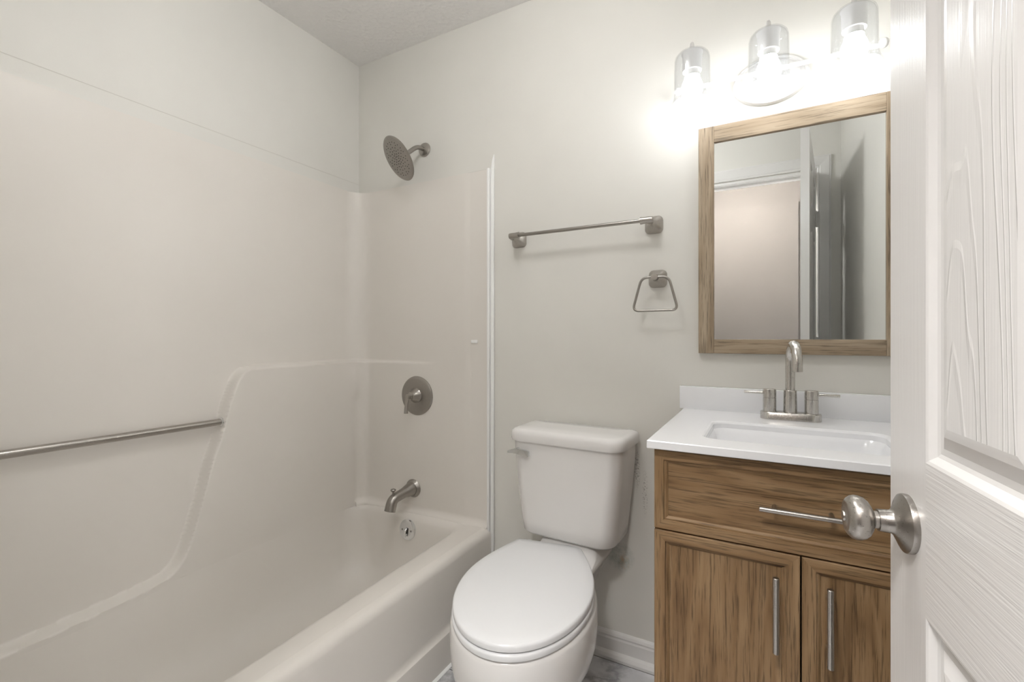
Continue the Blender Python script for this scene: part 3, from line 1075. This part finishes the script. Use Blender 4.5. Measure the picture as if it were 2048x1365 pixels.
rings = [
    R3(rr_sub(BX0 - .004, BX1 + .004, BY0 - .004, BY1 + .004, .036), CZ0 - .001),
    R3(rr_sub(BX0 + .001, BX1 - .001, BY0 + .001, BY1 - .001, .036), CZ0 + .0005),
    R3(rr_sub(BX0 + .008, BX1 - .008, BY0 + .008, BY1 - .008, .036), CZ0 - .012),
    R3(rr_sub(BX0 + .018, BX1 - .018, BY0 + .014, BY1 - .014, .038), CZ0 - .060),
    R3(rr_sub(BX0 + .030, BX1 - .030, BY0 + .022, BY1 - .022, .040), CZ0 - .088),
    R3(rr_sub(BX0 + .055, BX1 - .055, BY0 + .040, BY1 - .040, .040), CZ0 - .103),
    R3(rr_sub(1.775, 1.825, -.36, -.31, .0249), CZ0 - .108),
]
loft(bm, rings, False, True)
link('basin', bm, M['counter'], ct, True, 60)
bm = bmesh.new(); lathe(bm, (1.80, -.335, CZ0 - .1085), (0, 0, 1), [(0, .021), (.003, .021), (.004, .018), (.002, .012), (.0015, 0)], 32); link('drain', bm, M['chrome'], ct, True)
bm = bmesh.new()
box(bm, 1.489, CX1, -.020, -.001, CZ1 - .0005, .9635, .0015, 2)
link('backsplash', bm, M['counter'], ct, True)

# ------------------------------------------------------------------ faucet
fa = thing('faucet', 'brushed nickel centerset faucet with gooseneck spout and two levers on the sink top', 'faucet', (1.799, -.095, .8902))
bm = bmesh.new()
q0 = rr_sub(1.724, 1.874, -.121, -.069, .0258)
def scl(q, d):
    cx, cy = 1.799, -.095
    return [(x - d * (1 if x > cx else -1) * (1 if abs(x - cx) > .05 else 0), y - d * (1 if y > cy else -1)) for x, y in q]
loft(bm, [R3(q0, .8903), R3(q0, .9095), R3(scl(q0, .0015), .911)])
link('base', bm, M['steel'], fa, True, 50)
for x, s in ((1.748, -1), (1.850, 1)):
    bm = bmesh.new()
    lathe(bm, (x, -.095, .911), (0, 0, 1), [(0, .0172), (.0385, .0172), (.0390, .0162), (.0402, .0162), (.0407, .0172), (.0625, .0172), (.064, .0160), (.064, 0)], 40)
    h = link('handle', bm, M['steel'], fa, True)
    bm = bmesh.new()
    lathe(bm, (x + s * .0165, -.095, .963), (s, 0, 0), [(0, .0042), (.048, .0042), (.049, .0036), (.049, 0)], 20)
    link('lever', bm, M['steel'], h, True)
bm = bmesh.new()
lathe(bm, (1.799, -.095, .911), (0, 0, 1), [(0, .0175), (.062, .0165), (.063, .0155), (.0635, .0125)], 40)
link('collar', bm, M['steel'], fa, True)
bm = bmesh.new()
pts = [(1.799, -.095, .970), (1.799, -.095, 1.0), (1.799, -.095, 1.035), (1.799, -.095, 1.052)]
RA = .051
for k in range(1, 19):
    a = math.radians(180 - 178 * k / 18)
    yy = RA + RA * math.cos(a)
    zz = RA * math.sin(a)
    pts.append((1.799 + yy * .12, -.095 - yy, 1.052 + zz))
pts.append((1.8115, -.197, 1.033))
tube(bm, pts, .0122, 28, caps=True)
link('spout', bm, M['steel'], fa, True, 50)
bm = bmesh.new(); lathe(bm, (1.8115, -.197, 1.0335), (0, 0, -1), [(0, .009), (.0008, .009), (.001, 0)], 24); link('aerator', bm, M['black'], fa, True)

# ------------------------------------------------------------------ toilet
to = thing('toilet', 'white two-piece toilet with the lid down between tub and vanity', 'toilet', (1.15, -.4, FZ))
TR = math.radians(2.0)
TC = Vector((1.150, -.11, 0))
def trot(p):
    d = p - TC
    c_, s_ = math.cos(-TR), math.sin(-TR)
    return Vector((TC.x + d.x * c_ - d.y * s_, TC.y + d.x * s_ + d.y * c_, p.z))
def tank_ring(hw, y0, y1, z, r_, bow=.008, cx=1.150):
    q = rrect(cx - hw, cx + hw, y0, y1, r_, 8)
    out = []
    for x, y in q:
        if y < (y0 + y1) / 2:
            y -= bow * (1 - ((x - cx) / hw) ** 2)
        out.append(trot(Vector((x, y, z))))
    return out
bm = bmesh.new()
tr_ = [.012, .012, .045, .045]
rings = [tank_ring(.130, -.155, -.045, .440, [.02, .02, .04, .04]), tank_ring(.160, -.182, -.028, .443, [.02, .02, .045, .045]), tank_ring(.168, -.190, -.022, .452, tr_),
         tank_ring(.172, -.194, -.020, .49, tr_), tank_ring(.184, -.199, -.018, .60, tr_), tank_ring(.193, -.203, -.016, .70, tr_), tank_ring(.196, -.205, -.016, .763, tr_)]
loft(bm, rings)
link('tank', bm, M['porcelain'], to, True, 50)
bm = bmesh.new()
lr = [.012, .012, .05, .05]
rings = [tank_ring(.198, -.207, -.014, .7635, lr), tank_ring(.205, -.214, -.012, .765, lr), tank_ring(.2065, -.216, -.012, .770, lr), tank_ring(.2065, -.216, -.012, .788, lr),
         tank_ring(.204, -.2135, -.013, .797, lr), tank_ring(.198, -.208, -.017, .803, lr), tank_ring(.186, -.197, -.026, .8065, [.012, .012, .045, .045]), tank_ring(.12, -.14, -.07, .8072, [.01, .01, .03, .03])]
loft(bm, rings)
link('tank_lid', bm, M['porcelain'], to, True, 50)
# flush lever
fl = bmesh.new()
yb = -.212
lathe(fl, trot(Vector((.987, -.199, .730))), (0, -1, 0), [(0, .011), (.012, .011), (.016, .009), (.016, 0)], 20)
lv = []
for x, z, hh, y in ((.958, .727, .0035, -.228), (.966, .729, .006, -.226), (.976, .730, .0075, -.222), (.985, .731, .010, -.219), (1.010, .729, .0105, -.220), (1.030, .726, .0105, -.220), (1.036, .726, .0085, -.219)):
    lv.append([trot(Vector((x, y - .005, z - hh))), trot(Vector((x, y - .005, z + hh * .9))), trot(Vector((x, y + .005, z + hh))), trot(Vector((x, y + .005, z - hh)))])
loft(fl, lv)
bmesh.ops.bevel(fl, geom=[e for e in fl.edges if e.calc_length() > .004], offset=.0012, segments=2, affect='EDGES')
link('flush_lever', fl, M['chrome'], to, True)

ST = .185                       # the seat and bowl stand slightly turned
S0 = Vector((1.094, -.186, 0))
SL, SW, SRW, STM = .552, .188, .106, .50
def seat_outline(L=SL, W=SW, rw=SRW, tm=STM, off_=0.0, n=44, rear=0.0, p=1.0):
    pts = [(rw * k / 5, 0.0) for k in range(5)]
    for i in range(n):
        t = i / (n - 1)
        if t < tm:
            q = t / tm
            w_ = rw + (W - rw) * math.sin(q * math.pi / 2) ** p
        else:
            a = (t - tm) / (1 - tm)
            # even angular spacing towards the tip
            a2 = math.sin(a * math.pi / 2)
            w_ = W * math.sqrt(max(0, 1 - a2 * a2)); t = tm + a2 * (1 - tm)
        pts.append((w_, t * L))
    full = pts + [(-x, y) for x, y in reversed(pts[:-1])][:-1]
    return full
C_S, S_S = math.cos(ST), math.sin(ST)
def seat_world(pts, z, inset=0.0, cy=.27, shift=0.0, tilt=0.0, sx=1.0):
    out = []
    for x, y in pts:
        r0 = math.hypot(x, y - cy)
        k = (r0 - inset) / r0
        xx, yy = x * k * sx, cy + (y - cy) * k + shift
        out.append(Vector((S0.x + xx * C_S + yy * S_S, S0.y + xx * S_S - yy * C_S, z - tilt * yy)))
    return out
# lid
LZ = .430
so_ = seat_outline()
bm = bmesh.new()
loft(bm, [seat_world(so_, LZ - .019, .006), seat_world(so_, LZ - .0165, .001), seat_world(so_, LZ - .006, 0), seat_world(so_, LZ - .002, .002), seat_world(so_, LZ, .006), seat_world(so_, LZ + .0015, .03), seat_world(so_, LZ + .0025, .10)])
link('seat_lid', bm, M['lid'], to, True, 50)
# seat ring (a solid ring seen only at its edge)
bm = bmesh.new()
so2 = seat_outline(SL + .002, SW + .001, SRW)
loft(bm, [seat_world(so2, LZ - .040, .008), seat_world(so2, LZ - .037, .001), seat_world(so2, LZ - .026, -.001), seat_world(so2, LZ - .022, .002), seat_world(so2, LZ - .0205, .008),
          seat_world(so2, LZ - .0205, .07), seat_world(so2, LZ - .040, .07), seat_world(so2, LZ - .040, .008)], False, False)
link('seat', bm, M['lid'], to, True, 50)
for s in (-1, 1):
    bm = bmesh.new()
    hp = seat_world([(s * .075, -.010)], LZ - .02)[0]
    hp.y -= .0
    lathe(bm, hp + Vector((0, .004, -.018)), (0, 0, 1), [(0, .014), (.02, .014), (.026, .011), (.028, 0)], 24)
    link('hinge', bm, M['lid'], to, True)
# bowl
bm = bmesh.new()
bo = seat_outline(SL - .002, SW + .004, .115, .5)
def bowl(z, inset, sh=0.0, sx=1.0, cy=.27):
    return seat_world(bo, z, inset, cy, sh, 0, sx)
BZ = LZ - .041
rings = [bowl(BZ, .012), bowl(BZ, .006), bowl(BZ - .004, .0), bowl(BZ - .012, -.003), bowl(BZ - .05, -.005), bowl(BZ - .10, -.002), bowl(BZ - .125, .003), bowl(BZ - .137, .009), bowl(BZ - .142, .015),
         bowl(BZ - .16, .022, -.002, .97), bowl(BZ - .20, .047, -.008, .90), bowl(BZ - .25, .070, -.016, .84), bowl(BZ - .30, .084, -.022, .82), bowl(.035, .088, -.025, .82), bowl(.022, .080, -.025, .86),
         bowl(.012, .058, -.03, .96), bowl(FZ + .001, .055, -.03, .97)]
loft(bm, rings)
link('bowl', bm, M['porcelain'], to, True, 50)
# deck joining the bowl to the tank
bm = bmesh.new()
def dk(hw, y0, y1, z, r_):
    return [trot(Vector((x + .012, y, z))) for x, y in rrect(1.145 - hw, 1.145 + hw, y0, y1, r_, 6)]
rings = [dk(.060, -.30, -.09, .02, .03), dk(.060, -.30, -.09, .26, .03), dk(.085, -.29, -.06, .335, .03), dk(.106, -.28, -.03, .375, .03), dk(.112, -.26, -.028, .385, .02), dk(.112, -.26, -.028, .398, .02), dk(.105, -.20, -.035, .406, .02), dk(.095, -.17, -.05, .4405, .03)]
loft(bm, rings)
link('tank_deck', bm, M['porcelain'], to, True, 50)

# ------------------------------------------------------------------ the open door
HD = math.radians(6.5)
dv = Vector((-math.sin(HD), math.cos(HD), 0))       # towards the free edge
nv = Vector((math.cos(HD), math.sin(HD), 0))        # thickness direction, away from the visible face
P0 = Vector((1.8824, -.948, 0))
S_FREE, S_HINGE = .0555, -.640
DT = .035
DZ0, DZ1 = .0, 2.075
door = bpy.data.objects.new('door_1', None)
COL.objects.link(door)
door.location = P0 + dv * S_HINGE + Vector((0, 0, DZ0))
door['kind'] = 'structure'
door['label'] = 'white moulded six-panel door standing open at the right'
bpy.context.view_layer.update()


def DPt(s, out, z):
    """out: distance in front of the visible face"""
    return P0 + dv * s - nv * out + Vector((0, 0, z))


bm = bmesh.new()
sc = [S_FREE, -.043, -.238, -.350, -.540, S_HINGE]
# (z0,z1) of panel rows
rowsz = [(.20, .829), (.992, 1.66), (1.76, 1.965)]
colss = [(-.043, -.238), (-.350, -.540)]
zc = [DZ0]
for a, b_ in rowsz:
    zc += [a, b_]
zc.append(DZ1)


def door_face(out_sign):
    base = 0.0 if out_sign > 0 else -DT
    sg = out_sign
    def V(s, d, z):
        return bm.verts.new(DPt(s, base + sg * d, z))
    # flat stiles and rails
    for i in range(len(sc) - 1):
        for j in range(len(zc) - 1):
            is_panel = (i in (1, 3)) and (j % 2 == 1)
            if is_panel:
                continue
            f = bm.faces.new((V(sc[i], 0, zc[j]), V(sc[i + 1], 0, zc[j]), V(sc[i + 1], 0, zc[j + 1]), V(sc[i], 0, zc[j + 1])))
            f.material_index = 0 if i in (0, 2, 4) and not (i == 2 and j % 2 == 0) else 1
    steps = [(0, 0), (.003, -.0012), (.009, -.0065), (.013, -.0078), (.020, -.0075), (.034, -.0022), (.040, -.0012), (.043, -.0008)]
    for (sa, sb) in colss:
        for (za, zb) in rowsz:
            rs = []
            for d, h in steps:
                rs.append([V(sa - d, h, za + d), V(sb + d, h, za + d), V(sb + d, h, zb - d), V(sa - d, h, zb - d)])
            for q in range(len(rs) - 1):
                for k in range(4):
                    k2 = (k + 1) % 4
                    f = bm.faces.new((rs[q][k], rs[q][k2], rs[q + 1][k2], rs[q + 1][k]))
                    f.material_index = 3
            f = bm.faces.new(rs[-1]); f.material_index = 2


door_face(1)
door_face(-1)
for s in (S_FREE, S_HINGE):
    f = bm.faces.new([bm.verts.new(DPt(s, o_, z)) for o_, z in ((0, DZ0), (-DT, DZ0), (-DT, DZ1), (0, DZ1))]); f.material_index = 3
for z in (DZ0, DZ1):
    f = bm.faces.new([bm.verts.new(DPt(s, o_, z)) for s, o_ in ((S_FREE, 0), (S_FREE, -DT), (S_HINGE, -DT), (S_HINGE, 0))]); f.material_index = 3
bmesh.ops.remove_doubles(bm, verts=bm.verts[:], dist=.00005)
link('door_slab', bm, [M['d_stile'], M['d_rail'], M['d_field'], M['d_plain']], door)

KZ = .912
kprof_rose = [(-.001, .0325), (.004, .0330), (.007, .0322), (.009, .029), (.013, .0215), (.017, .0150), (.020, .0130), (.034, .0122), (.0345, .0105)]
kprof_neck = [(.0335, .0098), (.046, .0098)]
kprof_knob = [(.0420, .0100), (.0432, .0118), (.0455, .0160), (.0485, .0205), (.0520, .0236), (.0560, .0254), (.0600, .0258), (.0635, .0246), (.0665, .0218), (.0682, .0190), (.0686, .0165), (.0684, .0150), (.0692, .0120), (.0698, .0062), (.0712, .0056), (.0714, 0)]
for side in (1, -1):
    ax = -nv * side
    o0 = P0 + Vector((0, 0, KZ)) + (nv * DT if side < 0 else Vector((0, 0, 0)))
    kn = bmesh.new()
    lathe(kn, o0, ax, [(t * .86, r_) for t, r_ in kprof_rose], 64)
    rose = link('knob_rose', kn, M['nickel_dark'], door, True, 40)
    kn = bmesh.new()
    lathe(kn, o0, ax, [(t * .86 - .002, r_) for t, r_ in kprof_neck], 40)
    lathe(kn, o0, ax, [(t * .86 - .003 + (.0 if t < .05 else (t - .05) * .25), r_ * .98) for t, r_ in kprof_knob], 56)
    link('knob', kn, M['nickel'], door, True, 50)
# latch plate on the free edge
bm = bmesh.new()
c0 = DPt(S_FREE, -DT / 2, KZ)
vs = []
for a, z in ((-.0125, -.028), (.0125, -.028), (.0125, .028), (-.0125, .028)):
    vs.append((c0 + nv * a + Vector((0, 0, z))))
loft(bm, [[v_ - dv * .001 for v_ in vs], [v_ + dv * .0006 for v_ in vs]])
link('latch_plate', bm, M['nickel'], door)
# hinges
for z in (.28, 1.08, 1.80):
    bm = bmesh.new()
    hc = P0 + dv * S_HINGE + nv * (DT + .006) + Vector((0, 0, z))
    lathe(bm, hc - Vector((0, 0, .045)), (0, 0, 1), [(0, .004), (.001, .006), (.089, .006), (.090, .004)], 16)
    for a0_, a1_ in ((0, .030),):
        q = [hc + Vector((.0, 0, -.044)), hc + dv * .030 + nv * (-.0055) + Vector((0, 0, -.044))]
        loft(bm, [[q[0], q[1], q[1] + nv * .0015, q[0] + nv * .0015], [v_ + Vector((0, 0, .088)) for v_ in (q[0], q[1], q[1] + nv * .0015, q[0] + nv * .0015)]])
    link('hinge', bm, M['white'], door, True)
